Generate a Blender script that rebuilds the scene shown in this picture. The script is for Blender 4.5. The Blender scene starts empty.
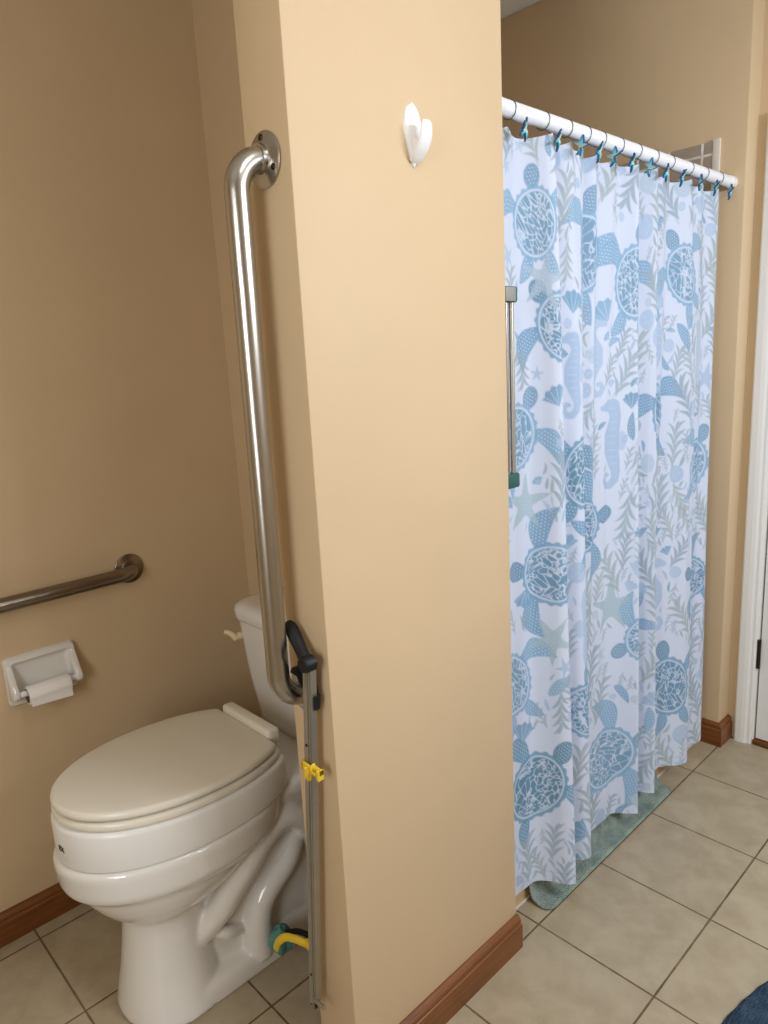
import bpy, bmesh, math, random
import numpy as np
from mathutils import Vector, Matrix

# ------------------------------------------------------------------ camera, light, exposure
SC = bpy.context.scene
COL = SC.collection
random.seed(7)
RNG = np.random.default_rng(11)

cam_d = bpy.data.cameras.new('camera')
cam = bpy.data.objects.new('camera', cam_d)
COL.objects.link(cam)
SC.camera = cam
R_ = Matrix(((0.72132269, -0.69054621, -0.05328705),
             (-0.18212934, -0.11489039, -0.97653935),
             (0.66822337, 0.71410513, -0.20864177)))
right, down, fwd = R_[0], R_[1], R_[2]
M3 = Matrix((right, -down, -fwd)).transposed()
cam.matrix_world = Matrix.Translation((-1.29781706, -0.8943621, 1.42423833)) @ M3.to_4x4()
cam_d.sensor_fit = 'VERTICAL'
cam_d.sensor_height = 36.0
cam_d.lens = 706.82 / 1024 * 36.0
cam_d.clip_start = 0.02

SC.view_settings.view_transform = 'Standard'
SC.view_settings.look = 'None'
SC.view_settings.exposure = 0.0
SC.view_settings.gamma = 1.0
SC.view_settings.use_curve_mapping = False

w = bpy.data.worlds.new('world')
SC.world = w
w.use_nodes = True
w.node_tree.nodes['Background'].inputs[0].default_value = (0.9, 0.95, 1.0, 1)
w.node_tree.nodes['Background'].inputs[1].default_value = 0.05


def area_light(name, loc, target, sx, sy, power, color, spread=math.pi):
    d = bpy.data.lights.new(name, 'AREA')
    d.shape = 'RECTANGLE'
    d.size, d.size_y = sx, sy
    d.energy = power
    d.color = color
    d.spread = spread
    o = bpy.data.objects.new(name, d)
    o.location = loc
    o.rotation_euler = (Vector(target) - Vector(loc)).to_track_quat('-Z', 'Y').to_euler()
    COL.objects.link(o)
    return o


# the vanity lamp over the basin on the wall behind the camera, and the ceiling lamp
area_light('vanity_lamp', (0.25, -1.93, 1.95), (0.05, 0.0, 1.05), 1.1, 0.25, 37, (0.85, 0.94, 1.08))
area_light('ceiling_lamp', (-0.55, -1.05, 2.62), (-0.55, -1.05, 0), 0.45, 0.45, 8, (1.0, 0.97, 0.92))
area_light('window_daylight', (-2.55, -0.75, 1.45), (0.0, 0.35, 0.9), 0.9, 1.2, 31, (0.95, 0.99, 1.03))


# ------------------------------------------------------------------ materials
def lin(c):
    return tuple(((v / 255) / 12.92 if v / 255 <= 0.04045 else ((v / 255 + 0.055) / 1.055) ** 2.4) for v in c)


def mat(name, rgb, rough=0.5, metal=0.0, noise=0.0, nscale=20.0, bump=0.0, bscale=200.0, coat=0.0,
        rgb2=None, spec=0.5, stretch=(1, 1, 1)):
    m = bpy.data.materials.new(name)
    m.use_nodes = True
    nt = m.node_tree
    b = nt.nodes['Principled BSDF']
    c = lin(rgb)
    b.inputs['Base Color'].default_value = (*c, 1)
    b.inputs['Roughness'].default_value = rough
    b.inputs['Metallic'].default_value = metal
    b.inputs['Coat Weight'].default_value = coat
    b.inputs['Coat Roughness'].default_value = 0.08
    b.inputs['Specular IOR Level'].default_value = spec
    tc = nt.nodes.new('ShaderNodeTexCoord')
    mp = nt.nodes.new('ShaderNodeMapping')
    mp.inputs['Scale'].default_value = stretch
    nt.links.new(tc.outputs['Object'], mp.inputs[0])
    if noise > 0 or rgb2:
        n = nt.nodes.new('ShaderNodeTexNoise')
        n.inputs['Scale'].default_value = nscale
        n.inputs['Detail'].default_value = 5
        nt.links.new(mp.outputs[0], n.inputs['Vector'])
        r = nt.nodes.new('ShaderNodeValToRGB')
        c2 = lin(rgb2) if rgb2 else tuple(v * (1 - noise) for v in c)
        r.color_ramp.elements[0].position = 0.35
        r.color_ramp.elements[1].position = 0.65
        r.color_ramp.elements[0].color = (*c, 1)
        r.color_ramp.elements[1].color = (*c2, 1)
        nt.links.new(n.outputs['Fac'], r.inputs[0])
        nt.links.new(r.outputs[0], b.inputs['Base Color'])
    if bump > 0:
        n2 = nt.nodes.new('ShaderNodeTexNoise')
        n2.inputs['Scale'].default_value = bscale
        n2.inputs['Detail'].default_value = 3
        nt.links.new(mp.outputs[0], n2.inputs['Vector'])
        bp = nt.nodes.new('ShaderNodeBump')
        bp.inputs['Strength'].default_value = bump
        bp.inputs['Distance'].default_value = 0.002
        nt.links.new(n2.outputs['Fac'], bp.inputs['Height'])
        nt.links.new(bp.outputs[0], b.inputs['Normal'])
    return m


def grid_mat(name, rgb, rgb2, grout, size, gw, axes=('X', 'Y'), off=(0, 0), rough=0.35, vein=None):
    """square tiles with grout lines, mottled stone look"""
    m = bpy.data.materials.new(name)
    m.use_nodes = True
    nt = m.node_tree
    L = nt.links.new
    b = nt.nodes['Principled BSDF']
    tc = nt.nodes.new('ShaderNodeTexCoord')
    sp = nt.nodes.new('ShaderNodeSeparateXYZ')
    L(tc.outputs['Object'], sp.inputs[0])

    def math_(op, a, bb):
        n = nt.nodes.new('ShaderNodeMath')
        n.operation = op
        for i, v in enumerate((a, bb)):
            if v is None:
                continue
            if isinstance(v, (int, float)):
                n.inputs[i].default_value = v
            else:
                L(v, n.inputs[i])
        return n.outputs[0]
    ds = []
    cells = []
    for k, ax in enumerate(axes):
        u = math_('DIVIDE', math_('SUBTRACT', sp.outputs[ax], off[k]), size)
        f = math_('FRACT', u, None)
        d = math_('MINIMUM', f, math_('SUBTRACT', 1.0, f))
        ds.append(d)
        cells.append(math_('FLOOR', u, None))
    d = math_('MINIMUM', ds[0], ds[1])
    # wobble of the grout edge
    nz = nt.nodes.new('ShaderNodeTexNoise')
    nz.inputs['Scale'].default_value = 35
    L(tc.outputs['Object'], nz.inputs['Vector'])
    d2 = math_('ADD', d, math_('MULTIPLY', math_('SUBTRACT', nz.outputs['Fac'], 0.5), gw / size * 0.5))
    mr = nt.nodes.new('ShaderNodeMapRange')
    L(d2, mr.inputs['Value'])
    mr.inputs['From Min'].default_value = gw / size * 0.35
    mr.inputs['From Max'].default_value = gw / size * 0.65
    n1 = nt.nodes.new('ShaderNodeTexNoise')
    n1.inputs['Scale'].default_value = 11
    n1.inputs['Detail'].default_value = 8
    n1.inputs['Roughness'].default_value = 0.62
    n1.inputs['Distortion'].default_value = 0.3
    L(tc.outputs['Object'], n1.inputs['Vector'])
    r1 = nt.nodes.new('ShaderNodeValToRGB')
    r1.color_ramp.elements[0].position = 0.38
    r1.color_ramp.elements[1].position = 0.72
    r1.color_ramp.elements[0].color = (*lin(rgb), 1)
    r1.color_ramp.elements[1].color = (*lin(rgb2), 1)
    L(n1.outputs['Fac'], r1.inputs[0])
    # each tile a shade of its own
    cb = nt.nodes.new('ShaderNodeCombineXYZ')
    L(cells[0], cb.inputs[0]); L(cells[1], cb.inputs[1])
    wn = nt.nodes.new('ShaderNodeTexWhiteNoise')
    L(cb.outputs[0], wn.inputs['Vector'])
    hv = nt.nodes.new('ShaderNodeHueSaturation')
    L(r1.outputs[0], hv.inputs['Color'])
    L(math_('ADD', math_('MULTIPLY', wn.outputs['Value'], 0.10), 0.95), hv.inputs['Value'])
    mx = nt.nodes.new('ShaderNodeMix')
    mx.data_type = 'RGBA'
    L(mr.outputs[0], mx.inputs['Factor'])
    gr = nt.nodes.new('ShaderNodeTexNoise')
    gr.inputs['Scale'].default_value = 9
    L(tc.outputs['Object'], gr.inputs['Vector'])
    rg = nt.nodes.new('ShaderNodeValToRGB')
    rg.color_ramp.elements[0].position = 0.4
    rg.color_ramp.elements[1].position = 0.75
    g = lin(grout)
    rg.color_ramp.elements[0].color = (*g, 1)
    rg.color_ramp.elements[1].color = tuple(min(1, v * 1.9) for v in g) + (1,)
    L(gr.outputs['Fac'], rg.inputs[0])
    L(rg.outputs[0], mx.inputs[6])
    L(hv.outputs[0], mx.inputs[7])
    L(mx.outputs[2], b.inputs['Base Color'])
    rr = nt.nodes.new('ShaderNodeMapRange')
    L(mr.outputs[0], rr.inputs['Value'])
    rr.inputs['To Min'].default_value = 0.9
    rr.inputs['To Max'].default_value = rough
    L(rr.outputs[0], b.inputs['Roughness'])
    bp = nt.nodes.new('ShaderNodeBump')
    bp.inputs['Strength'].default_value = 0.6
    bp.inputs['Distance'].default_value = 0.002
    L(math_('ADD', mr.outputs[0], math_('MULTIPLY', n1.outputs['Fac'], 0.25)), bp.inputs['Height'])
    L(bp.outputs[0], b.inputs['Normal'])
    return m


def wood_mat(name, rgb, rgb2, axis='X'):
    m = bpy.data.materials.new(name)
    m.use_nodes = True
    nt = m.node_tree
    L = nt.links.new
    b = nt.nodes['Principled BSDF']
    tc = nt.nodes.new('ShaderNodeTexCoord')
    mp = nt.nodes.new('ShaderNodeMapping')
    mp.inputs['Scale'].default_value = {'X': (2, 40, 40), 'Y': (40, 2, 40)}[axis]
    L(tc.outputs['Object'], mp.inputs[0])
    n = nt.nodes.new('ShaderNodeTexNoise')
    n.inputs['Scale'].default_value = 3
    n.inputs['Detail'].default_value = 6
    n.inputs['Distortion'].default_value = 1.2
    L(mp.outputs[0], n.inputs['Vector'])
    r = nt.nodes.new('ShaderNodeValToRGB')
    r.color_ramp.elements[0].position = 0.3
    r.color_ramp.elements[1].position = 0.7
    r.color_ramp.elements[0].color = (*lin(rgb), 1)
    r.color_ramp.elements[1].color = (*lin(rgb2), 1)
    L(n.outputs['Fac'], r.inputs[0])
    L(r.outputs[0], b.inputs['Base Color'])
    b.inputs['Roughness'].default_value = 0.35
    return m


PAINT = (207, 182, 146)
def pile_mat(name, rgb, rgb2, scale):
    m = mat(name, rgb, 0.95, rgb2=rgb2, nscale=30)
    nt = m.node_tree
    b = nt.nodes['Principled BSDF']
    b.inputs['Specular IOR Level'].default_value = 0.15
    tc = nt.nodes.new('ShaderNodeTexCoord')
    v = nt.nodes.new('ShaderNodeTexVoronoi')
    v.inputs['Scale'].default_value = scale
    v.inputs['Randomness'].default_value = 0.6
    nt.links.new(tc.outputs['Object'], v.inputs['Vector'])
    inv = nt.nodes.new('ShaderNodeMath')
    inv.operation = 'SUBTRACT'
    inv.inputs[0].default_value = 1.0
    nt.links.new(v.outputs['Distance'], inv.inputs[1])
    bp = nt.nodes.new('ShaderNodeBump')
    bp.inputs['Strength'].default_value = 1.0
    bp.inputs['Distance'].default_value = 0.004
    nt.links.new(inv.outputs[0], bp.inputs['Height'])
    nt.links.new(bp.outputs[0], b.inputs['Normal'])
    return m


M = {
    'paint': mat('tan wall paint', PAINT, 0.55, noise=0.04, nscale=3, bump=0.25, bscale=420, spec=0.35),
    'ceiling': mat('white ceiling paint', (225, 222, 212), 0.8, bump=0.2, bscale=200),
    'floor': grid_mat('beige stone floor tile', (174, 160, 134), (155, 140, 114), (92, 76, 56), 0.305, 0.0046),
    'shower_tile': grid_mat('taupe shower tile', (176, 162, 146), (160, 146, 130), (214, 206, 194), 0.108, 0.008, ('Y', 'Z'),
                            (0.137, 2.003), 0.3),
    'white_trim': mat('white gloss trim paint', (228, 226, 220), 0.35, bump=0.05),
    'tile_trim': mat('white glazed tile edge', (226, 218, 206), 0.25),
    'wood': wood_mat('stained oak skirting', (128, 76, 32), (96, 55, 22), 'X'),
    'woody': wood_mat('stained oak skirting end', (124, 72, 32), (94, 52, 21), 'Y'),
    'porcelain': mat('white glazed porcelain', (224, 221, 214), 0.12, coat=0.4, noise=0.015, nscale=6),
    'riser': mat('bright white moulded plastic', (230, 229, 224), 0.28, noise=0.015, nscale=8),
    'plastic': mat('white moulded seat plastic', (226, 220, 204), 0.28, noise=0.015, nscale=8),
    'cream': mat('aged cream plastic', (222, 205, 165), 0.4, noise=0.08),
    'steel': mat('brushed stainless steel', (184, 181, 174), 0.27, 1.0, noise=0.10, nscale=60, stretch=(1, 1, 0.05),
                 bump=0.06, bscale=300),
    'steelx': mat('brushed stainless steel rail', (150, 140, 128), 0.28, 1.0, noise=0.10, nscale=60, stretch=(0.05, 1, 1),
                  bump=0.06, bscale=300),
    'alu': mat('anodised aluminium', (176, 172, 160), 0.38, 0.85, noise=0.06, nscale=40),
    'black': mat('black plastic', (18, 18, 20), 0.5, noise=0.1, spec=0.35),
    'yellow': mat('yellow plastic', (232, 196, 46), 0.42, noise=0.05),
    'teal': mat('teal rubber', (84, 142, 134), 0.6, noise=0.15, bump=0.8, bscale=260),
    'tealgrip': mat('teal green plastic end', (30, 84, 80), 0.45, noise=0.1),
    'greycap': mat('grey plastic end cap', (140, 142, 136), 0.45, noise=0.06),
    'white_plastic': mat('white plastic', (236, 237, 238), 0.35, noise=0.01),
    'rod': mat('white enamelled rod', (236, 238, 242), 0.3, noise=0.01),
    'wire': mat('dull ring wire', (122, 122, 126), 0.35, 0.8, noise=0.1),
    'paper': mat('white tissue paper', (238, 235, 230), 0.9, bump=0.4, bscale=300),
    'card': mat('grey brown cardboard', (120, 104, 86), 0.9, noise=0.1),
    'dark': mat('dark gap', (28, 22, 16), 0.8),
    'ink': mat('black ink', (18, 18, 18), 0.6, noise=0.1),
    'mat_green': pile_mat('grey green cotton chenille', (150, 162, 152), (122, 136, 128), 190),
    'rug': pile_mat('denim blue pile', (60, 80, 98), (42, 60, 78), 150),
    'curb': mat('tan painted curb', (206, 176, 132), 0.5, bump=0.2, bscale=300),
    'pan': mat('white shower pan', (226, 224, 218), 0.3, noise=0.01),
    'caulk': mat('white caulk', (214, 204, 186), 0.6, bump=0.3),
    'bronze': mat('dark bronze hinge', (62, 52, 42), 0.4, 0.8, noise=0.1),
}


# ------------------------------------------------------------------ mesh helpers
def ring_loft(bm, rings, cap0=True, cap1=True, closed=True):
    vs = [[bm.verts.new(p) for p in r] for r in rings]
    n = len(rings[0])
    for a, b in zip(vs[:-1], vs[1:]):
        for i in range(n if closed else n - 1):
            j = (i + 1) % n
            bm.faces.new((a[i], a[j], b[j], b[i]))
    if cap0:
        bm.faces.new(list(reversed(vs[0])))
    if cap1:
        bm.faces.new(vs[-1])
    return vs


def box(bm, x0, x1, y0, y1, z0, z1, bev=0.0, seg=2):
    b2 = bmesh.new()
    bmesh.ops.create_cube(b2, size=1)
    for v in b2.verts:
        v.co = Vector(((x0 + x1) / 2 + v.co.x * (x1 - x0), (y0 + y1) / 2 + v.co.y * (y1 - y0), (z0 + z1) / 2 + v.co.z * (z1 - z0)))
    if bev > 0:
        bmesh.ops.bevel(b2, geom=list(b2.edges), offset=bev, segments=seg, profile=0.5, affect='EDGES')
    merge(bm, b2)


def merge(bm, b2, mtx=None):
    mp = {}
    for v in b2.verts:
        mp[v] = bm.verts.new(mtx @ v.co if mtx else v.co)
    for f in b2.faces:
        try:
            bm.faces.new([mp[v] for v in f.verts])
        except ValueError:
            pass
    b2.free()


def catmull(pts, n=10):
    P = [Vector(p) for p in pts]
    P = [P[0] * 2 - P[1]] + P + [P[-1] * 2 - P[-2]]
    out = []
    for i in range(1, len(P) - 2):
        p0, p1, p2, p3 = P[i - 1:i + 3]
        for k in range(n):
            t = k / n
            out.append(0.5 * ((2 * p1) + (-p0 + p2) * t + (2 * p0 - 5 * p1 + 4 * p2 - p3) * t * t + (-p0 + 3 * p1 - 3 * p2 + p3) * t ** 3))
    out.append(P[-2].copy())
    return out


def frames(path):
    T = []
    for i in range(len(path)):
        a = path[max(i - 1, 0)]
        b = path[min(i + 1, len(path) - 1)]
        T.append((b - a).normalized())
    up = Vector((0, 0, 1)) if abs(T[0].z) < 0.9 else Vector((0, 1, 0))
    N = (up - T[0] * up.dot(T[0])).normalized()
    out = []
    for t in T:
        N = (N - t * N.dot(t)).normalized()
        out.append((t, N, t.cross(N)))
    return out


def tube(bm, path, r, seg=20, cap=True, flat=(1, 1)):
    path = [Vector(p) for p in path]
    rs = r if isinstance(r, (list, tuple)) else [r] * len(path)
    rings = []
    for p, (t, n, b), rr in zip(path, frames(path), rs):
        rings.append([p + n * (rr * flat[0] * math.cos(a)) + b * (rr * flat[1] * math.sin(a))
                      for a in [2 * math.pi * k / seg for k in range(seg)]])
    ring_loft(bm, rings, cap, cap)


def arc(c, r, a0, a1, ex, ey, n=10):
    return [Vector(c) + Vector(ex) * (r * math.cos(a0 + (a1 - a0) * k / n)) + Vector(ey) * (r * math.sin(a0 + (a1 - a0) * k / n)) for k in range(n + 1)]


def lathe(bm, c, axis, prof, seg=32, caps=True):
    """prof: list of (radius, distance along axis)"""
    ax = Vector(axis).normalized()
    up = Vector((0, 0, 1)) if abs(ax.z) < 0.9 else Vector((1, 0, 0))
    n = (up - ax * up.dot(ax)).normalized()
    b = ax.cross(n)
    rings = [[Vector(c) + ax * d + n * (max(r, 1e-4) * math.cos(2 * math.pi * k / seg)) + b * (max(r, 1e-4) * math.sin(2 * math.pi * k / seg))
              for k in range(seg)] for r, d in prof]
    ring_loft(bm, rings, caps, caps)


def extrude_poly(bm, pts, vec):
    """closed polygon extruded by vec"""
    v = Vector(vec)
    ring_loft(bm, [[Vector(p) for p in pts], [Vector(p) + v for p in pts]])


def obj(name, bm, m, parent=None, smooth=True, angle=40, sub=0):
    bmesh.ops.recalc_face_normals(bm, faces=list(bm.faces))
    if parent:
        root = parent
        while root.parent:
            root = root.parent
        bmesh.ops.translate(bm, verts=list(bm.verts), vec=-root.location)
    me = bpy.data.meshes.new(name)
    bm.to_mesh(me)
    bm.free()
    if m:
        me.materials.append(m)
    if smooth:
        me.shade_smooth()
        try:
            me.set_sharp_from_angle(angle=math.radians(angle))
        except Exception:
            pass
    o = bpy.data.objects.new(name, me)
    COL.objects.link(o)
    o.parent = parent
    if sub:
        md = o.modifiers.new('sub', 'SUBSURF')
        md.levels = md.render_levels = sub
    return o


def thing(name, loc, label, cat, group=None):
    o = bpy.data.objects.new(name, None)
    o.location = loc
    o.empty_display_size = 0.05
    COL.objects.link(o)
    return tag(o, label, cat, group)


def tag(o, label, cat, group=None):
    o['label'] = label
    o['category'] = cat
    if group:
        o['group'] = group
    return o


def struct(name, bm, m, parent=None, smooth=False):
    o = obj(name, bm, m, parent, smooth)
    if not parent:
        o['kind'] = 'structure'
    return o


def slab(name, m, *args, parent=None, bev=0.0):
    bm = bmesh.new()
    box(bm, *args, bev=bev)
    return struct(name, bm, m, parent, smooth=bev > 0)


# ------------------------------------------------------------------ the room
H = 2.66
X0, X1 = -2.6, 1.224            # room along the partition
YF, YB = -2.05, 0.976           # vanity wall, far left wall
PX0, PX1, PY0, PY1 = -0.605, -0.086, 0.006, 0.122   # partition
SX = 1.139                       # shower end wall face

slab('floor', M['floor'], X0 - 0.1, 1.6, YF - 0.1, YB + 0.1, -0.08, 0.0)
slab('ceiling', M['ceiling'], X0 - 0.1, 1.6, YF - 0.1, YB + 0.1, H, H + 0.08)
slab('wall_left', M['paint'], X0 - 0.1, 1.6, YB, YB + 0.1, 0, H)
slab('wall_middle', M['paint'], PX0, PX1, PY0, PY1, 0, H, bev=0.003)
slab('wall_back', M['paint'], -0.153, PX1, PY1, YB, 0, H)
slab('wall_right', M['paint'], SX, 1.5, PY0, YB, 0, H, bev=0.006)
slab('wall_front', M['paint'], X0 - 0.1, 1.6, YF - 0.1, YF, 0, H)
slab('wall_near', M['paint'], X0 - 0.1, X0, YF, YB, 0, H)
# wall with the door: above and beside the opening
bm = bmesh.new()
DY0, DY1, DZ = -0.86, -0.081, 2.045
box(bm, X1, X1 + 0.12, YF, DY0, 0, H)
box(bm, X1, X1 + 0.12, DY1, PY0, 0, H)
box(bm, X1, X1 + 0.12, DY0, DY1, DZ, H)
struct('wall_door', bm, M['paint'])

# door casing
bm = bmesh.new()
cas = [(0.0, 0.0), (0.010, 0.0), (0.013, 0.006), (0.013, 0.014), (0.017, 0.022), (0.019, 0.034), (0.019, 0.052), (0.016, 0.057), (0.0, 0.057)]
y_in = DY1
# left leg (nearest the shower), head, far leg as one mitred frame swept around the opening
pathc = [(DY1, 0.0), (DY1, DZ), (DY0, DZ), (DY0, 0.0)]
dirs = [(1, 0), (1, 1), (-1, 1), (-1, 0)]
rings = []
for (py, pz), (dy, dz) in zip(pathc, dirs):
    rings.append([Vector((X1 - t, py + dy * s, pz + dz * s)) for t, s in cas])
ring_loft(bm, rings)
struct('trim_1', bm, M['white_trim'])
# jamb lining
bm = bmesh.new()
box(bm, X1, X1 + 0.12, DY1 - 0.004, DY1, 0, DZ)
box(bm, X1, X1 + 0.12, DY0, DY0 + 0.004, 0, DZ)
box(bm, X1, X1 + 0.12, DY0, DY1, DZ - 0.004, DZ)
struct('trim_2', bm, M['white_trim'])
# door leaf with two moulded panels
bm = bmesh.new()
dx = X1 + 0.006
d0, d1 = DY0 + 0.007, DY1 - 0.009
box(bm, dx, dx + 0.035, d0, d1, 0.022, DZ - 0.008, bev=0.002)
for za, zb in ((0.20, 0.85), (1.0, 1.86)):
    for ya, yb in ((d0 + 0.11, (d0 + d1) / 2 - 0.05), ((d0 + d1) / 2 + 0.05, d1 - 0.11)):
        box(bm, dx - 0.004, dx + 0.002, ya, yb, za, zb, bev=0.0035)
door = struct('door_1', bm, M['white_trim'])
bm = bmesh.new()
tube(bm, [(X1 - 0.002, DY1 - 0.006, 0.30), (X1 - 0.002, DY1 - 0.006, 0.395)], 0.006, 12)
for z in (0.297, 0.398):
    lathe(bm, (X1 - 0.002, DY1 - 0.006, z - 0.003), (0, 0, 1), [(0.004, 0), (0.0065, 0.001), (0.0065, 0.005), (0.004, 0.006)], 12)
box(bm, X1 - 0.001, X1 + 0.010, DY1 - 0.008, DY1 - 0.003, 0.30, 0.395)
obj('hinge', bm, M['bronze'], door)
slab('trim_3', M['woody'], X1 - 0.005, X1 + 0.13, DY0, DY1 - 0.001, 0.0, 0.018, bev=0.004)

# skirting
prof = [(0, 0), (0.018, 0), (0.018, 0.060), (0.0165, 0.064), (0.0135, 0.066), (0.0145, 0.071), (0.0125, 0.077), (0.008, 0.082), (0.003, 0.085), (0, 0.085)]


def skirting(name, a, b, nrm, m, mitre=(0, 0)):
    a, b, n = Vector((*a, 0)), Vector((*b, 0)), Vector((*nrm, 0))
    t = (b - a).normalized()
    bm = bmesh.new()
    ring_loft(bm, [[a + n * p + Vector((0, 0, z)) - t * (p * mitre[0]) for p, z in prof],
                   [b + n * p + Vector((0, 0, z)) + t * (p * mitre[1]) for p, z in prof]])
    return struct(name, bm, m)


skirting('baseboard_middle', (PX0, PY0), (PX1 + 0.001, PY0), (0, -1), M['wood'])
skirting('baseboard_left', (X0, YB), (-0.153, YB), (0, -1), M['wood'])
skirting('baseboard_right', (SX, 0.080), (SX, PY0), (-1, 0), M['woody'], (0, 1))
skirting('baseboard_return', (SX, PY0), (X1 - 0.001, PY0), (0, -1), M['wood'], (1, 0))
skirting('baseboard_back', (-0.153, PY1), (-0.153, YB), (-1, 0), M['woody'])

# shower: tiled end wall, its white edge, the curb and the pan
slab('trim_4', M['shower_tile'], SX - 0.008, SX, 0.107, YB, 0.10, 2.04)
slab('trim_5', M['tile_trim'], SX - 0.010, SX, 0.083, 0.107, 0.10, 2.046, bev=0.003)
slab('trim_6', M['curb'], PX1, SX, 0.074, 0.185, 0.0, 0.105, bev=0.006)
slab('trim_7', M['pan'], PX1, SX - 0.008, 0.185, YB, 0.0, 0.05, bev=0.004)
slab('trim_8', M['caulk'], PX1, SX - 0.014, 0.068, 0.075, 0.0, 0.006, bev=0.002)

# ------------------------------------------------------------------ toilet
YC, XW = 0.530, -0.153


def egg(xf, xb, hw, z, n=80, pf=2.0, pb=2.8, wp=0.45, yc=None, clip=None):
    yc = YC if yc is None else yc
    cx = xb + (xf - xb) * wp
    out = []
    for k in range(n):
        a = 2 * math.pi * k / n
        c, s = math.cos(a), math.sin(a)
        p = pf if c >= 0 else pb
        cc = abs(c) ** (2 / p)
        ss = abs(s) ** (2 / p)
        x = cx + (xf - cx) * cc if c >= 0 else cx - (cx - xb) * cc
        if clip is not None:
            x = min(x, clip)
        out.append(Vector((x, yc + hw * (ss if s >= 0 else -ss), z)))
    return out


def egg_slab(bm, xf, xb, hw, z0, z1, r0=0.006, r1=0.008, **k):
    rings = []
    def R(ins, z):
        kk = dict(k)
        if 'clip' in kk:
            kk['clip'] -= ins
        rings.append(egg(xf + ins, xb - ins, hw - ins, z, **kk))
    R(r0 + 0.03, z0)
    for a in (0, 30, 60, 90):
        R(r0 * (1 - math.sin(math.radians(a))), z0 + r0 * (1 - math.cos(math.radians(a))))
    for a in (0, 30, 60, 90):
        R(r1 * (1 - math.cos(math.radians(a))), z1 - r1 * (1 - math.sin(math.radians(a))))
    return rings


toilet = thing('toilet', (-0.5, YC, 0), 'white toilet with a raised seat between the tan walls, lid closed', 'toilet')
# bowl and pedestal, one glazed body
bm = bmesh.new()
rows = [  # z, front, back, half width, wp
    (0.000, -0.860, -0.627, 0.132, .45), (0.012, -0.861, -0.628, 0.130, .45), (0.05, -0.854, -0.634, 0.119, .45), (0.10, -0.844, -0.640, 0.107, .45),
    (0.16, -0.834, -0.644, 0.097, .46), (0.215, -0.826, -0.646, 0.091, .47), (0.238, -0.824, -0.644, 0.091, .48), (0.250, -0.828, -0.634, 0.096, .48), (0.264, -0.850, -0.608, 0.112, .48),
    (0.284, -0.869, -0.576, 0.131, .48), (0.308, -0.887, -0.540, 0.148, .47), (0.334, -0.903, -0.502, 0.161, .46), (0.356, -0.914, -0.475, 0.169, .46),
    (0.366, -0.925, -0.46, 0.177, .45), (0.373, -0.936, -0.44, 0.184, .45), (0.386, -0.941, -0.43, 0.188, .45), (0.432, -0.945, -0.425, 0.190, .45), (0.442, -0.943, -0.425, 0.188, .45),
    (0.448, -0.934, -0.43, 0.180, .45)]
ring_loft(bm, [egg(f, b, hwd, z, wp=wp, pf=2.05, pb=2.3) for z, f, b, hwd, wp in rows])
# long foot
rf = []
for z, ins in ((0, 0), (0.03, 0.002), (0.044, 0.006), (0.052, 0.014), (0.055, 0.03)):
    rf.append(egg(-0.858 + ins, -0.36 - ins, 0.132 - ins, z, pf=2.6, pb=4, wp=0.5))
ring_loft(bm, rf)
# trunk under the tank deck with the sculpted trapway
ring_loft(bm, [egg(f, b, hwd, z, pf=3.5, pb=4, wp=0.5) for z, f, b, hwd in
               ((0.03, -0.72, -0.30, 0.086), (0.12, -0.72, -0.27, 0.090), (0.22, -0.70, -0.25, 0.094), (0.30, -0.68, -0.23, 0.096),
                (0.36, -0.62, -0.19, 0.108), (0.39, -0.58, -0.175, 0.118), (0.41, -0.55, -0.170, 0.128), (0.440, -0.50, -0.168, 0.136), (0.447, -0.48, -0.172, 0.128))])
ring_loft(bm, [egg(f, b, hwd, z, pf=3, pb=3, wp=0.5) for z, f, b, hwd in
               ((0.0, -0.45, -0.27, 0.085), (0.10, -0.45, -0.25, 0.092), (0.16, -0.43, -0.25, 0.092), (0.24, -0.40, -0.25, 0.09), (0.34, -0.42, -0.22, 0.10))])
for sgn in (-1, 1):
    ya = YC + sgn * 0.102
    yi = YC + sgn * 0.070
    yo = YC + sgn * 0.110
    pa = catmull([(-0.69, yi, 0.15), (-0.644, ya - sgn * 0.006, 0.203), (-0.607, ya, 0.249), (-0.566, yo, 0.297), (-0.531, yo, 0.331), (-0.494, yo, 0.353), (-0.455, yo, 0.357), (-0.415, yo, 0.334), (-0.385, ya - sgn * 0.004, 0.29), (-0.365, yi, 0.21)], 8)
    tube(bm, pa, [0.030 + 0.005 * math.sin(math.pi * i / len(pa)) for i in range(len(pa))], 24)
    pb_ = catmull([(-0.400, YC + sgn * 0.060, 0.290), (-0.424, ya - sgn * 0.016, 0.262), (-0.450, ya - sgn * 0.002, 0.236), (-0.480, ya, 0.212), (-0.516, ya, 0.187), (-0.541, ya, 0.160), (-0.552, ya, 0.125), (-0.556, ya, 0.085), (-0.556, ya, 0.03)], 8)
    tube(bm, pb_, [0.028 + 0.008 * i / len(pb_) for i in range(len(pb_))], 24)
    # small lug between pedestal and trapway
    tube(bm, catmull([(-0.665, ya - sgn * 0.01, 0.150), (-0.630, ya, 0.135), (-0.585, ya - sgn * 0.01, 0.110)], 6), [0.010 + 0.006 * math.sin(math.pi * i / 12) for i in range(13)], 14)
bowl = obj('bowl', bm, M['porcelain'], toilet, angle=60)
rm = bowl.modifiers.new('fuse', 'REMESH')
rm.mode = 'VOXEL'
rm.voxel_size = 0.0038
rm.use_smooth_shade = True
sm = bowl.modifiers.new('soften', 'SMOOTH')
sm.factor = 0.6
sm.iterations = 12
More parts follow.
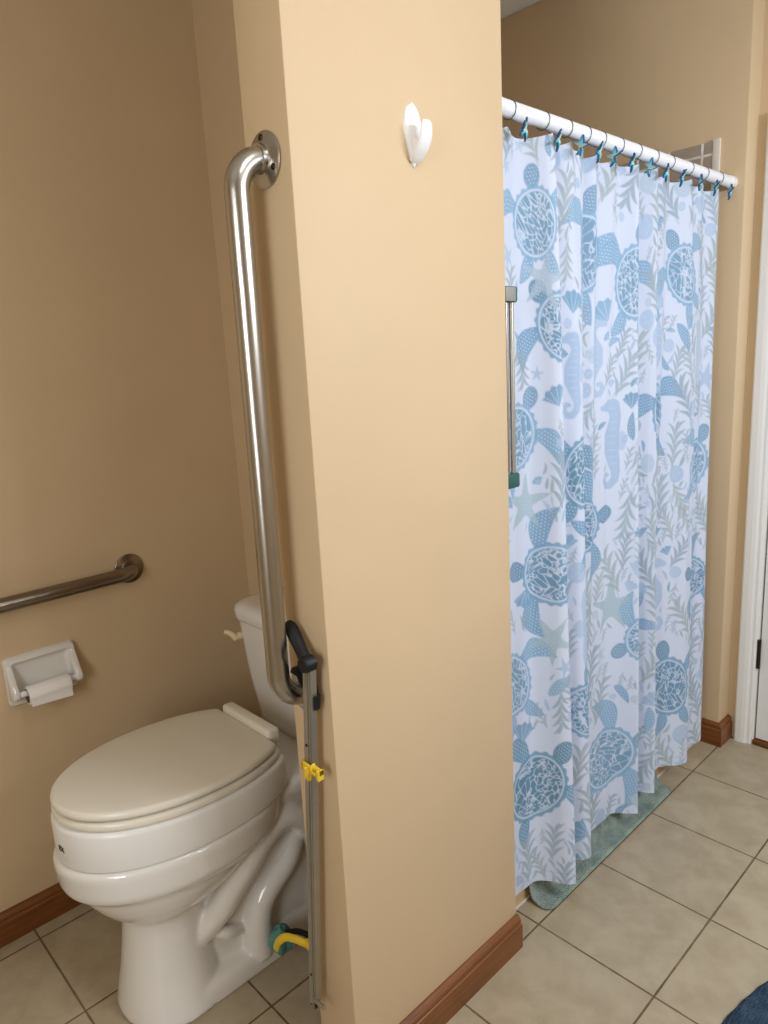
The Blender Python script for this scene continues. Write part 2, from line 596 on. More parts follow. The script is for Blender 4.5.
# bolt cap hidden on the far side and tank
bm = bmesh.new()
lathe(bm, (-0.50, YC + 0.118, 0.045), (0, 0, 1), [(0.016, 0), (0.016, 0.014), (0.012, 0.022), (0.004, 0.026)], 20)
obj('bolt_cap', bm, M['white_plastic'], toilet)


def rrect(x0, x1, y0, y1, z, r, n=6):
    out = []
    for cx, cy, a0 in ((x1 - r, y1 - r, 0), (x0 + r, y1 - r, 90), (x0 + r, y0 + r, 180), (x1 - r, y0 + r, 270)):
        for k in range(n + 1):
            a = math.radians(a0 + 90 * k / n)
            out.append(Vector((cx + r * math.cos(a), cy + r * math.sin(a), z)))
    return out


TX = -0.350
bm = bmesh.new()
rings = []
for z, fx, hwd, r in ((0.445, TX + 0.040, 0.178, 0.04), (0.452, TX + 0.030, 0.190, 0.05), (0.48, TX + 0.024, 0.199, 0.05), (0.60, TX + 0.010, 0.214, 0.05), (0.757, TX, 0.227, 0.05)):
    rings.append(rrect(fx, XW - 0.012, YC - hwd, YC + hwd, z, r))
ring_loft(bm, rings)
tank = obj('tank', bm, M['porcelain'], toilet, angle=60)
bm = bmesh.new()
rings = []
for z, o_, r in ((0.757, -0.004, 0.045), (0.759, 0.006, 0.05), (0.764, 0.009, 0.052), (0.785, 0.010, 0.052), (0.796, 0.006, 0.05), (0.803, -0.004, 0.046), (0.806, -0.022, 0.035)):
    rings.append(rrect(TX - o_, XW - 0.006, YC - 0.227 - o_, YC + 0.227 + o_, z, max(r + 0.008, 0.01)))
ring_loft(bm, rings)
obj('tank_lid', bm, M['porcelain'], toilet, angle=60)
bm = bmesh.new()
ly, lz = YC + 0.198, 0.708
lathe(bm, (TX + 0.006, ly, lz), (-1, 0, 0), [(0.011, 0), (0.011, 0.008), (0.009, 0.012), (0.007, 0.020)], 16)
pl = catmull([(TX - 0.010, ly, lz - 0.004), (TX - 0.016, ly + 0.002, lz + 0.006), (TX - 0.024, ly + 0.010, lz + 0.014), (TX - 0.034, ly + 0.018, lz + 0.018)], 6)
tube(bm, pl, [0.0088 - 0.002 * i / len(pl) for i in range(len(pl))], 12)
lev = obj('flush_lever', bm, M['cream'], toilet)
lev['label'] = 'cream flush lever'
# raised seat block
bm = bmesh.new()
ring_loft(bm, egg_slab(bm, -0.935, -0.385, 0.186, 0.4485, 0.539, 0.004, 0.012, pf=2.08, pb=2.2, wp=0.49, clip=-0.448))
rs = obj('raised_seat_block', bm, M['riser'], toilet, angle=60)
# seat ring and lid
bm = bmesh.new()
ring_loft(bm, egg_slab(bm, -0.931, -0.40, 0.182, 0.5398, 0.5585, 0.006, 0.008, pf=2.08, pb=2.2, wp=0.49, clip=-0.458))
obj('seat', bm, M['plastic'], toilet, angle=60)
bm = bmesh.new()
rings = egg_slab(bm, -0.930, -0.405, 0.180, 0.563, 0.581, 0.006, 0.009, pf=2.08, pb=2.2, wp=0.49, clip=-0.472)
for s_ in (0.85, 0.6, 0.3, 0.05):
    top = egg(-0.921, -0.414, 0.172, 0, pf=2.08, pb=2.2, wp=0.49, clip=-0.481)
    c = Vector((-0.68, YC, 0))
    rings.append([c + (p - c) * s_ + Vector((0, 0, 0.581 + 0.005 * (1 - s_ ** 2))) for p in top])
ring_loft(bm, rings)
obj('lid', bm, M['plastic'], toilet, angle=60)
bm = bmesh.new()
box(bm, -0.474, -0.441, YC - 0.102, YC + 0.108, 0.559, 0.597, bev=0.008, seg=3)
for sgn in (-1, 1):
    box(bm, -0.470, -0.445, YC + sgn * 0.075 - 0.020, YC + sgn * 0.075 + 0.020, 0.538, 0.562, bev=0.004)
obj('lid_hinge', bm, M['plastic'], toilet)
for o_ in toilet.children:
    if o_.name.split('.')[0] in ('seat', 'lid', 'lid_hinge', 'raised_seat_block'):
        for v in o_.data.vertices:
            k_ = min(1.0, max(0.0, (v.co.z - 0.4485) / 0.09))
            v.co.z -= 0.014 * k_ * (v.co.x + toilet.location.x + 0.94) / 0.47
# dark maker's letters on the front of the raised seat
cu = bpy.data.curves.new('lettering', 'FONT')
cu.body = 'EX'
cu.size = 0.017
cu.extrude = 0.0006
cu.align_x = 'RIGHT'
cu.align_y = 'CENTER'
tmp = bpy.data.objects.new('lettering_source', cu)
COL.objects.link(tmp)
bpy.context.view_layer.update()
me = bpy.data.meshes.new_from_object(tmp.evaluated_get(bpy.context.evaluated_depsgraph_get()))
bpy.data.objects.remove(tmp)
eg = egg(-0.936, -0.385, 0.188, 0.48, n=720, pf=2.08, pb=2.2, wp=0.49, clip=-0.43)
arcl = [0.0]
for i in range(1, 720):
    arcl.append(arcl[-1] + (eg[i] - eg[i - 1]).length)
tot = arcl[-1] + (eg[0] - eg[-1]).length
for v in me.vertices:
    s_ = (-(v.co.x) - 0.0 + (-0.030)) % tot     # right edge of the word sits right of the front tip
    i = min(range(720), key=lambda q: abs(arcl[q] - s_))
    p = eg[i]
    nrm = (Vector((p.x, p.y, 0)) - Vector((-0.68, YC, 0))).normalized()
    v.co = Vector((p.x, p.y, 0.487 + v.co.y)) + nrm * v.co.z - Vector((toilet.location.x, toilet.location.y, 0))
me.materials.append(M['ink'])
lt = bpy.data.objects.new('lettering', me)
COL.objects.link(lt)
lt.parent = rs
lt['label'] = 'small black letters'

# teal scrubber with a yellow handle caught on the foot of the toilet
scr = thing('scrubber', (-0.52, 0.385, 0.0), 'teal scrubber with curved yellow handle lying by the toilet foot', 'scrubber')
bm = bmesh.new()
rs_ = []
cx, cy, cz = -0.536, 0.357, 0.096
for i in range(13):
    a = math.pi * i / 12
    row = []
    for k in range(28):
        th = 2 * math.pi * k / 28
        wob = 1 + 0.16 * math.sin(5 * th + 0.4) * math.sin(a) + 0.06 * math.sin(3 * th + 5 * a)
        row.append(Vector((cx + 0.027 * wob * math.sin(a) * math.cos(th), cy + 0.029 * wob * math.sin(a) * math.sin(th), cz - 0.034 * math.cos(a) * (1 + 0.1 * math.sin(2 * th)))))
    rs_.append(row)
for r_ in (rs_[0], rs_[-1]):
    for k, p in enumerate(r_):
        p.x += 0.0008 * math.cos(2 * math.pi * k / 28)
        p.y += 0.0008 * math.sin(2 * math.pi * k / 28)
ring_loft(bm, rs_)
obj('scrubber_head', bm, M['teal'], scr)
bm = bmesh.new()
ph = catmull([(-0.560, 0.345, 0.094), (-0.560, 0.332, 0.120), (-0.553, 0.312, 0.141), (-0.544, 0.286, 0.147), (-0.535, 0.262, 0.146), (-0.528, 0.243, 0.150)], 8)
tube(bm, ph, 0.0075, 12, flat=(1.25, 0.7))
box(bm, -0.540, -0.518, 0.232, 0.256, 0.139, 0.161, bev=0.004)
obj('scrubber_handle', bm, M['yellow'], scr)
bm = bmesh.new()
tube(bm, catmull([(-0.530, 0.345, 0.118), (-0.515, 0.305, 0.134), (-0.500, 0.262, 0.122), (-0.485, 0.225, 0.06), (-0.480, 0.218, 0.007)], 8), 0.0065, 12)
obj('dark_gap_stem', bm, M['black'], scr)  # black tube mostly stands in for the dark gap behind; also props the head

# ------------------------------------------------------------------ grab bars


def flange(bm, c, axis, r=0.041):
    lathe(bm, c, axis, [(r - 0.002, 0), (r, 0.0015), (r, 0.0035), (r - 0.004, 0.006), (0.026, 0.0075), (0.022, 0.010), (0.0215, 0.018)], 40)


def screws(c, axis, parent, r=0.031):
    ax = Vector(axis).normalized()
    up = Vector((0, 0, 1))
    b = ax.cross(up)
    for k in range(3):
        a = math.radians(90 + 120 * k)
        p = Vector(c) + up * (r * math.sin(a)) + b * (r * math.cos(a)) + ax * 0.0058
        bm = bmesh.new()
        lathe(bm, p, ax, [(0.0055, 0), (0.0055, 0.001), (0.004, 0.0025), (0.001, 0.003)], 14)
        obj('screw', bm, M['bronze'], parent)


gx, gy0, gy1 = -0.662, 0.0685, 0.076
gb = thing('grab_bar', (PX0, gy0, 1.2), 'vertical steel grab bar on the narrow end of the partition', 'grab bar')
zt, zb, rb = 1.735, 0.850, 0.053
bm = bmesh.new()
path = [Vector((PX0 - 0.004, gy0, zt))]
path += arc((gx + rb, gy0, zt - rb), rb, math.pi / 2, math.pi, (1, 0, 0), (0, 0, 1), 10)
path += [Vector((gx, gy0 + (gy1 - gy0) * t, zt - rb + (zb - zt + 2 * rb) * t)) for t in (0.1, 0.3, 0.5, 0.7, 0.9)]
path += arc((gx + rb, gy1, zb + rb), rb, math.pi, 1.5 * math.pi, (1, 0, 0), (0, 0, 1), 10)
path.append(Vector((PX0 - 0.004, gy1, zb)))
tube(bm, path, 0.0195, 28)
obj('bar', bm, M['steel'], gb)
for z, y in ((zt, gy0), (zb, gy1)):
    bm = bmesh.new()
    flange(bm, (PX0, y, z), (-1, 0, 0))
    fl = obj('flange', bm, M['steel'], gb)
    screws((PX0, y, z), (-1, 0, 0), fl)

gb2 = thing('grab_bar', (-0.9, YB, 0.9), 'horizontal steel grab bar on the left wall above the paper holder', 'grab bar')
bm = bmesh.new()
xr, xl, zz = -0.527, -1.40, 0.901
path = [Vector((xr, YB - 0.004, zz))]
path += arc((xr - rb, YB - 0.056 + rb, zz), rb, 0, -math.pi / 2, (1, 0, 0), (0, 1, 0), 10)
path += [Vector((xr + (xl - xr) * t, YB - 0.056, zz)) for t in (0.2, 0.5, 0.8)]
path += arc((xl + rb, YB - 0.056 + rb, zz), rb, -math.pi / 2, -math.pi, (1, 0, 0), (0, 1, 0), 10)
path.append(Vector((xl, YB - 0.004, zz)))
tube(bm, path, 0.0185, 28)
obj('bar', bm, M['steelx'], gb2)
for x in (xr, xl):
    bm = bmesh.new()
    flange(bm, (x, YB, zz), (0, -1, 0))
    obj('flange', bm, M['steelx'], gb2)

# grab handle with teal ends on the shower side of the partition
hd = thing('grab_bar', (PX1, 0.03, 1.35), 'slim double tube grab bar with teal ends at the partition edge beside the curtain', 'grab bar')
hx0, hx1, hy = PX1 + 0.016, PX1 + 0.036, 0.020
for nm, x, r in (('back_tube', hx0, 0.0055), ('front_tube', hx1, 0.0055)):
    bm = bmesh.new()
    tube(bm, [(x, hy, 1.165), (x, hy, 1.535)], r, 16)
    obj(nm, bm, M['alu'] if nm == 'front_tube' else M['steel'], hd)
for z0, z1 in ((1.528, 1.560), (1.140, 1.172)):
    bm = bmesh.new()
    box(bm, PX1, hx1 + 0.009, hy - 0.012, hy + 0.012, z0, z1, bev=0.005, seg=3)
    e = obj('end_cap', bm, M['tealgrip'], hd)
    if z0 > 1.5:
        bm = bmesh.new()
        box(bm, PX1 + 0.0005, hx1 - 0.002, hy - 0.0145, hy - 0.011, z0 + 0.002, z1 - 0.002, bev=0.001)
        obj('grey_plate', bm, M['greycap'], e)

# ------------------------------------------------------------------ toilet paper holder and roll
ph_ = thing('paper_holder', (-0.785, YB, 0.685), 'white ceramic toilet paper holder on the left wall', 'paper holder')
bm = bmesh.new()
hx_0, hx_1, hz0, hz1 = -0.878, -0.704, 0.622, 0.750


def frame_ring(x0, x1, z0, z1, y, r):
    return [Vector((p.x, y, p.y)) for p in rrect(x0, x1, z0, z1, 0, r)]


rings = [frame_ring(hx_0, hx_1, hz0, hz1, YB, 0.012), frame_ring(hx_0, hx_1, hz0, hz1, YB - 0.010, 0.012),
         frame_ring(hx_0 + 0.004, hx_1 - 0.004, hz0 + 0.004, hz1 - 0.004, YB - 0.016, 0.011),
         frame_ring(hx_0 + 0.014, hx_1 - 0.014, hz0 + 0.014, hz1 - 0.014, YB - 0.017, 0.010),
         frame_ring(hx_0 + 0.020, hx_1 - 0.020, hz0 + 0.018, hz1 - 0.020, YB - 0.010, 0.008),
         frame_ring(hx_0 + 0.028, hx_1 - 0.028, hz0 + 0.026, hz1 - 0.028, YB - 0.0055, 0.006)]
ring_loft(bm, rings)
# ears that carry the roller, deepening downwards
for x in (hx_0 + 0.010, hx_1 - 0.010):
    pts = [(YB - 0.012, hz1 - 0.012), (YB - 0.022, hz1 - 0.03), (YB - 0.040, 0.685), (YB - 0.052, 0.668), (YB - 0.053, 0.656), (YB - 0.046, 0.648), (YB - 0.012, 0.640)]
    b2 = bmesh.new()
    extrude_poly(b2, [(x - 0.008, y, z) for y, z in pts], (0.016, 0, 0))
    bmesh.ops.recalc_face_normals(b2, faces=list(b2.faces))
    bmesh.ops.bevel(b2, geom=list(b2.edges), offset=0.003, segments=2, profile=0.5, affect='EDGES')
    merge(bm, b2)
obj('holder_body', bm, M['porcelain'], ph_)
bm = bmesh.new()
tube(bm, [(hx_0 + 0.014, YB - 0.042, 0.660), (hx_1 - 0.014, YB - 0.042, 0.660)], 0.008, 16)
obj('roller', bm, M['white_plastic'], ph_)
roll = thing('toilet_roll', (-0.78, YB - 0.042, 0.66), 'nearly used up white toilet roll on the ceramic holder', 'toilet roll')
bm = bmesh.new()
yr, zr = YB - 0.046, 0.654
lathe(bm, (-0.844, yr, zr), (1, 0, 0), [(0.0185, 0), (0.0225, 0.0), (0.0235, 0.003), (0.0235, 0.100), (0.0225, 0.103), (0.0185, 0.103), (0.0185, 0.052), (0.0185, 0.0)], 36, False)
# the loose end of the sheet
sh = [[(-0.842 + 0.0995 * i, yr - 0.0238 + 0.0015 * k * (1 if k < 3 else 0.6), zr - 0.006 * k - 0.004 * i * k * 0.4) for k in range(5)] for i in (0, 1)]
vs = [[bm.verts.new(p) for p in r] for r in sh]
for k in range(4):
    bm.faces.new((vs[0][k], vs[1][k], vs[1][k + 1], vs[0][k + 1]))
obj('sheet', bm, M['paper'], roll)
bm = bmesh.new()
lathe(bm, (-0.845, yr, zr), (1, 0, 0), [(0.0165, 0), (0.0186, 0), (0.0186, 0.105), (0.0165, 0.105), (0.0165, 0.0)], 30, False)
obj('core', bm, M['card'], roll)

# ------------------------------------------------------------------ white adhesive hook on the partition
hk = thing('wall_hook', (-0.342, PY0, 1.79), 'white teardrop plastic hook stuck high on the bright partition face', 'hook')
bm = bmesh.new()
rings = []
hxc = -0.342
for t in np.linspace(0, 1, 15):
    z = 1.746 + 0.101 * t
    wv = 0.0215 * (math.sqrt(max(0, 1 - ((t - 0.58) / 0.42) ** 2)) ** 0.9 if t > 0.58 else (t / 0.58) ** 0.72)
    wv = max(wv, 0.0015)
    th = 0.0035 + 0.0065 * math.sin(math.pi * t) ** 0.7
    rings.append([Vector((hxc + wv * math.cos(a), PY0 - max(0.0, th * max(0, math.sin(a)) ** 0.8), z)) for a in np.linspace(0, math.pi, 13)]
                 + [Vector((hxc + wv * c_, PY0, z)) for c_ in (-0.5, 0, 0.5)])
ring_loft(bm, rings)
obj('base_plate', bm, M['white_plastic'], hk)
bm = bmesh.new()
ph2 = catmull([(hxc, PY0 - 0.003, 1.756), (hxc, PY0 - 0.012, 1.762), (hxc, PY0 - 0.024, 1.774), (hxc, PY0 - 0.032, 1.790), (hxc, PY0 - 0.034, 1.806), (hxc, PY0 - 0.033, 1.812)], 6)
rr = [0.006 + 0.0085 * math.sin(math.pi * min(1, 0.25 + 0.62 * i / (len(ph2) - 1))) for i in range(len(ph2))]
rr[-1] = 0.005
tube(bm, ph2, rr, 18, flat=(0.42, 1.0))
# web between the prong and the plate
web = [(PY0 - 0.002, 1.752), (PY0 - 0.012, 1.7605), (PY0 - 0.024, 1.773), (PY0 - 0.030, 1.786), (PY0 - 0.012, 1.789), (PY0 - 0.002, 1.792)]
b2 = bmesh.new()
extrude_poly(b2, [(hxc - 0.007, y, z) for y, z in web], (0.014, 0, 0))
merge(bm, b2)
obj('prong', bm, M['white_plastic'], hk)

# ------------------------------------------------------------------ reacher hanging by the grab bar
rc = thing('reacher', (-0.634, 0.05, 0.18), 'grey reacher with black trigger and yellow clip hanging from the vertical bar', 'reacher')
rt, rbm = Vector((-0.634, 0.022, 0.925)), Vector((-0.634, 0.0925, 0.182))
dv = (rbm - rt).normalized()
sv = dv.cross(Vector((1, 0, 0))).normalized()      # sideways along the narrow wall face
if sv.y > 0:
    sv = -sv
def RP(t, s, x=0.0):
    return rt + dv * t + sv * s + Vector((-x, 0, 0))
Lr = (rbm - rt).length


def rbar(bm, t0, t1, s0, s1, x0, x1, bev=0.0015):
    b2 = bmesh.new()
    bmesh.ops.create_cube(b2, size=1)
    for v in b2.verts:
        v.co = RP((t0 + t1) / 2 + v.co.x * (t1 - t0), (s0 + s1) / 2 + v.co.y * (s1 - s0), (x0 + x1) / 2 + v.co.z * (x1 - x0))
    if bev:
        bmesh.ops.bevel(b2, geom=list(b2.edges), offset=bev, segments=2, profile=0.5, affect='EDGES')
    merge(bm, b2)


bm = bmesh.new()
rbar(bm, -0.004, Lr, -0.0085, 0.0020, -0.006, 0.006)
rbar(bm, -0.004, Lr - 0.012, 0.0015, 0.0085, -0.007, 0.003)
sh_ = obj('shaft', bm, M['alu'], rc)
bm = bmesh.new()
for t in (0.155, Lr - 0.075):
    lathe(bm, RP(t, -0.004, 0.0055), (-1, 0, 0), [(0.003, 0), (0.003, 0.001), (0.0015, 0.0018)], 12)
    obj('rivet', bm, M['bronze'], sh_)
    bm = bmesh.new()
# trigger lever from the pivot up towards the bar
pv = RP(-0.006, 0.0, 0.004)
tip = Vector((-0.623, 0.088, 0.985))
pth = [pv + (tip - pv) * (k / 10) for k in range(11)]
tube(bm, pth, [0.010, 0.0115, 0.0115, 0.0112, 0.0115, 0.012, 0.0125, 0.0128, 0.0125, 0.0115, 0.006], 18, flat=(0.8, 1.0))
lathe(bm, pv + Vector((0.012, -0.002, 0)), (-1, 0, 0), [(0.011, 0), (0.0145, 0.003), (0.0145, 0.021), (0.012, 0.025), (0.004, 0.026)], 24)
obj('trigger', bm, M['black'], rc)
bm = bmesh.new()
# black grip clamped round the shaft, gripping the bend of the bar
rbar(bm, 0.058, 0.080, -0.0125, 0.0112, -0.011, -0.004, 0.003)
b2 = bmesh.new()
extrude_poly(b2, [(-0.636, y, z) for y, z in ((0.080, 0.896), (0.072, 0.908), (0.034, 0.920), (0.030, 0.868), (0.048, 0.876), (0.060, 0.894))], (0.012, 0, 0))
bmesh.ops.recalc_face_normals(b2, faces=list(b2.faces))
bmesh.ops.bevel(b2, geom=list(b2.edges), offset=0.002, segments=2, profile=0.5, affect='EDGES')
merge(bm, b2)
obj('grip', bm, M['black'], rc)
bm = bmesh.new()
# yellow locking clip
tc_ = 0.198
rbar(bm, tc_ - 0.010, tc_ + 0.006, -0.012, 0.014, 0.0065, 0.0105, 0.0015)
rbar(bm, tc_ - 0.010, tc_ + 0.006, -0.012, -0.0088, -0.006, 0.0105, 0.0015)
rbar(bm, tc_ - 0.004, tc_ + 0.018, 0.002, 0.010, 0.0085, 0.0145, 0.0015)
rbar(bm, tc_ - 0.010, tc_ - 0.002, 0.010, 0.034, 0.000, 0.006, 0.0015)
rbar(bm, tc_ - 0.008, tc_ + 0.008, 0.029, 0.034, 0.000, 0.010, 0.0015)
rbar(bm, tc_ - 0.001, tc_ + 0.006, 0.008, 0.026, 0.0055, 0.0095, 0.0015)
obj('locking_clip', bm, M['yellow'], rc)
bm = bmesh.new()
rbar(bm, Lr - 0.045, Lr + 0.006, -0.0125, -0.007, -0.008, 0.002, 0.002)
rbar(bm, Lr - 0.004, Lr + 0.008, -0.012, 0.003, -0.008, 0.002, 0.002)
obj('end_cap', bm, M['black'], rc)
bm = bmesh.new()
tube(bm, [RP(Lr - 0.012, -0.001, 0.002), RP(Lr - 0.018, 0.016, 0.004), RP(Lr - 0.026, 0.036, 0.006)], 0.0042, 12)
obj('cross_pin', bm, M['alu'], rc)

# ------------------------------------------------------------------ shower rod, curtain, hooks
RY, RZ, RR = 0.046, 1.908, 0.0165
rod = thing('shower_rod', (0.5, RY, RZ), 'white shower rod across the shower opening', 'shower rod')
bm = bmesh.new()
tube(bm, [(PX1 + 0.02, RY, RZ), (0.5, RY, RZ), (SX - 0.03, RY, RZ)], RR, 32)
obj('rod', bm, M['rod'], rod)
for xa, sgn in ((PX1, 1), (SX, -1)):
    bm = bmesh.new()
    lathe(bm, (xa, RY, RZ), (sgn, 0, 0), [(0.0178, 0), (0.0185, 0.003), (0.0182, 0.030), (0.0176, 0.038), (0.0166, 0.040)], 32)
    obj('end_cap', bm, M['white_plastic'], rod)

# cloth path at the hem, then eased towards the rod
K = [(-.082, .050), (-.045, .052), (-.01, .052), (.03, .050), (.058, .040), (.078, .015), (.094, -.018), (.112, -.036), (.126, -.028), (.134, .0), (.143, .03), (.16, .037),
     (.185, .018), (.207, -.004), (.228, -.013), (.243, -.006), (.255, .015), (.275, .045), (.31, .057), (.36, .059), (.42, .057), (.455, .040),
     (.480, .008), (.497, -.011), (.51, -.002), (.523, .028), (.55, .052), (.585, .048), (.603, .015), (.617, -.005), (.632, .010),
     (.66, .045), (.70, .056), (.74, .054), (.775, .035), (.81, .008), (.845, -.004), (.875, .004), (.91, .026), (.945, .034), (.985, .026), (1.02, .022), (1.045, .030)]
pth = catmull([(x, y, 0) for x, y in K], 24)
P = np.array([(p.x, p.y) for p in pth])
seg = np.linalg.norm(np.diff(P, axis=0), axis=1)
S_ = np.concatenate([[0], np.cumsum(seg)])
LEN = S_[-1]
NU, NV = 620, 640
su = np.linspace(0, LEN, NU)
px_ = np.interp(su, S_, P[:, 0])
py_ = np.interp(su, S_, P[:, 1])
ZT, ZH = 1.878, 0.066
tv = np.linspace(0, 1, NV)            # 0 top .. 1 hem
U, T = np.meshgrid(su, tv)
BX, BY = np.meshgrid(px_, tv)[0], np.meshgrid(py_, tv)[0]
amp = 0.34 + 0.66 * T ** 0.7
Yc = 0.051 + (BY - 0.030) * amp - 0.021 * T
# extra soft pleats that die out towards the hem, one per hook gap
hooks_x = [-0.011, 0.109, 0.199, 0.277, 0.345, 0.430, 0.520, 0.612, 0.705, 0.823, 0.925, 1.031]
ph_s = np.interp(BX, [-0.12] + hooks_x + [1.12], list(range(-1, 13)))
Yc = Yc - 0.009 * np.cos(2 * np.pi * ph_s + 0.5) * np.exp(-T * 3.2)
Yc = Yc + 0.0035 * np.sin(2 * np.pi * BX / 0.061 + 3 * T) * np.sin(np.pi * np.clip(T * 1.05, 0, 1))
Xc = BX + 0.006 * np.sin(9 * BX + 4 * T) * T * (1 - T)
# top edge hangs between the hooks, corners lift at the grommets
sag = 0.011 * np.abs(np.sin(np.pi * ph_s)) ** 0.8
Zc = ZT + (ZH - ZT) * T - sag * np.exp(-T * 14)
Zc = Zc + 0.005 * np.sin(BX * 11) * T + 0.013 * np.exp(-((BX + 0.05) / 0.07) ** 2) * T
wl = np.clip((0.30 - Zc) / 0.15, 0, 1)
Yc = Yc * (1 - wl) + np.minimum(Yc, 0.047) * wl

# ---- print on the cloth: drawn in cloth metres (s along the cloth, z down)
CL = lambda r, g, b: np.array(lin((r, g, b)))
img = np.ones((NV, NU, 3)) * CL(208, 217, 235)
occ = np.zeros((NV, NU), bool)
ZZ = ZT + (ZH - ZT) * T
du, dz = LEN / NU, (ZT - ZH) / NV
xs_of = lambda x: float(np.interp(x, np.maximum.accumulate(px_), su))
AA = 0.0016


def ss(d, w=AA):
    return np.clip(0.5 - d / (2 * w), 0, 1)


def win(s0, z0, r):
    i0, i1 = max(0, int((s0 - r) / du)), min(NU, int((s0 + r) / du) + 2)
    j0, j1 = max(0, int((ZT - z0 - r) / dz)), min(NV, int((ZT - z0 + r) / dz) + 2)
    return slice(j0, j1), slice(i0, i1)


def local(s0, z0, r, rot=0.0):
    sl = win(s0, z0, r)
    x, y = U[sl] - s0, ZZ[sl] - z0
    c, s = math.cos(rot), math.sin(rot)
    return sl, c * x + s * y, -s * x + c * y


def paint(sl, mask, col, a=1.0):
    m = (mask * a)[..., None]
    img[sl] = img[sl] * (1 - m) + col * m


def ell(x, y, cx, cy, a, b, rot=0.0):
    c, s = math.cos(rot), math.sin(rot)
    X, Y = c * (x - cx) + s * (y - cy), -s * (x - cx) + c * (y - cy)
    k = np.sqrt((X / a) ** 2 + (Y / b) ** 2)
    return (k - 1) * min(a, b)


def leaf(x, y, x0, y0, x1, y1, wd, bend=0.0):
    L = math.hypot(x1 - x0, y1 - y0)
    ux, uy = (x1 - x0) / L, (y1 - y0) / L
    t = ((x - x0) * ux + (y - y0) * uy) / L
    n = -(x - x0) * uy + (y - y0) * ux
    tt = np.clip(t, 0, 1)
    n = n - bend * L * 4 * tt * (1 - tt)
    half = wd * np.sin(np.pi * tt ** 0.8) ** 0.75
    return np.where((t < 0) | (t > 1), 0.02, np.abs(n) - half)


BL = [CL(122, 162, 194), CL(136, 174, 204), CL(112, 156, 184)]
PALE = [CL(172, 194, 220), CL(180, 198, 216), CL(164, 188, 216)]
SAGE = [CL(158, 176, 188), CL(164, 178, 184), CL(152, 170, 184)]
WHITE = CL(214, 223, 239)


def dots(x, y, sp, r, seed=0):
    gx_, gy_ = x / sp, y / sp + 0.5 * (np.floor(x / sp) % 2)
    fx, fy = gx_ - np.floor(gx_) - 0.5, gy_ - np.floor(gy_) - 0.5
    return ss((np.sqrt(fx * fx + fy * fy) * sp - r), 0.0009)


def turtle(x0, z0, r, rot, k=0, seed=0, s_abs=None):
    """head towards +x of the local frame; r = half length of the shell"""
    s0 = xs_of(x0) if s_abs is None else s_abs
    sl, x, y = local(s0, z0, r * 2.5, rot)
    if x.size == 0:
        return
    occ[sl] |= (ell(x, y, 0.2 * r, 0, 1.75 * r, 1.5 * r) < 0)
    col = BL[k % 3]
    dk = col * 0.82
    fl = [leaf(x, y, 0.55 * r, 0.62 * r, 0.05 * r, 2.0 * r, 0.34 * r, -0.22), leaf(x, y, 0.55 * r, -0.62 * r, 0.05 * r, -2.0 * r, 0.34 * r, 0.22),
          leaf(x, y, -0.85 * r, 0.35 * r, -1.75 * r, 0.85 * r, 0.24 * r, 0.1), leaf(x, y, -0.85 * r, -0.35 * r, -1.75 * r, -0.85 * r, 0.24 * r, -0.1)]
    for d in fl:
        m = ss(d)
        paint(sl, m, col, 0.95)
        paint(sl, m * ss(d + 0.004) * dots(x, y, 0.0085, 0.0019), WHITE, 0.75)
    hd_ = ell(x, y, 1.42 * r, 0, 0.38 * r, 0.30 * r)
    paint(sl, ss(hd_), dk, 0.95)
    paint(sl, ss(hd_ + 0.004) * dots(x, y, 0.008, 0.0018), WHITE, 0.7)
    d = ell(x, y, 0, 0, 1.0 * r, 0.82 * r)
    ang = np.arctan2(y / 0.82, x)
    rim = ell(x, y, 0, 0, 1.14 * r, 0.95 * r) + 0.0022 * np.cos(22 * ang)
    paint(sl, ss(rim), col, 0.9)
    paint(sl, ss(np.abs(d + 0.0005) - 0.0018), WHITE, 0.9)
    inner = ss(d + 0.004)
    paint(sl, inner, dk, 0.9)
    # white feathery veins: edges of stretched cells
    g = np.random.default_rng(seed + 5)
    n = 80
    cx_, cy_ = g.uniform(-1, 1, n) * r, g.uniform(-1, 1, n) * r
    f1 = np.full(x.shape, 9.0); f2 = np.full(x.shape, 9.0)
    for i in range(n):
        a = 0.6 if g.random() < 0.5 else -0.6
        X, Y = (x - cx_[i]), (y - cy_[i])
        dd = np.hypot((X * math.cos(a) + Y * math.sin(a)) * 0.45, (-X * math.sin(a) + Y * math.cos(a)) * 1.7)
        f2 = np.where(dd < f1, f1, np.minimum(f2, dd))
        f1 = np.minimum(f1, dd)
    paint(sl, inner * ss(f2 - f1 - 0.0022, 0.0012), WHITE, 0.8)


def starfish(x0, z0, r, rot, col, s_abs=None):
    s0 = xs_of(x0) if s_abs is None else s_abs
    sl, x, y = local(s0, z0, r * 1.2, rot)
    if x.size == 0:
        return
    a = np.arctan2(y, x)
    rad = np.hypot(x, y)
    am = np.abs(((a / (2 * math.pi / 5)) % 1) - 0.5) * 2
    rr_ = r * (0.36 + 0.64 * am ** 2.6)
    d = (rad - rr_) * 0.6
    occ[sl] |= d < 0.008
    paint(sl, ss(d), col, 0.8)
    paint(sl, ss(d + 0.006) * dots(x, y, 0.010, 0.0014), WHITE, 0.5)


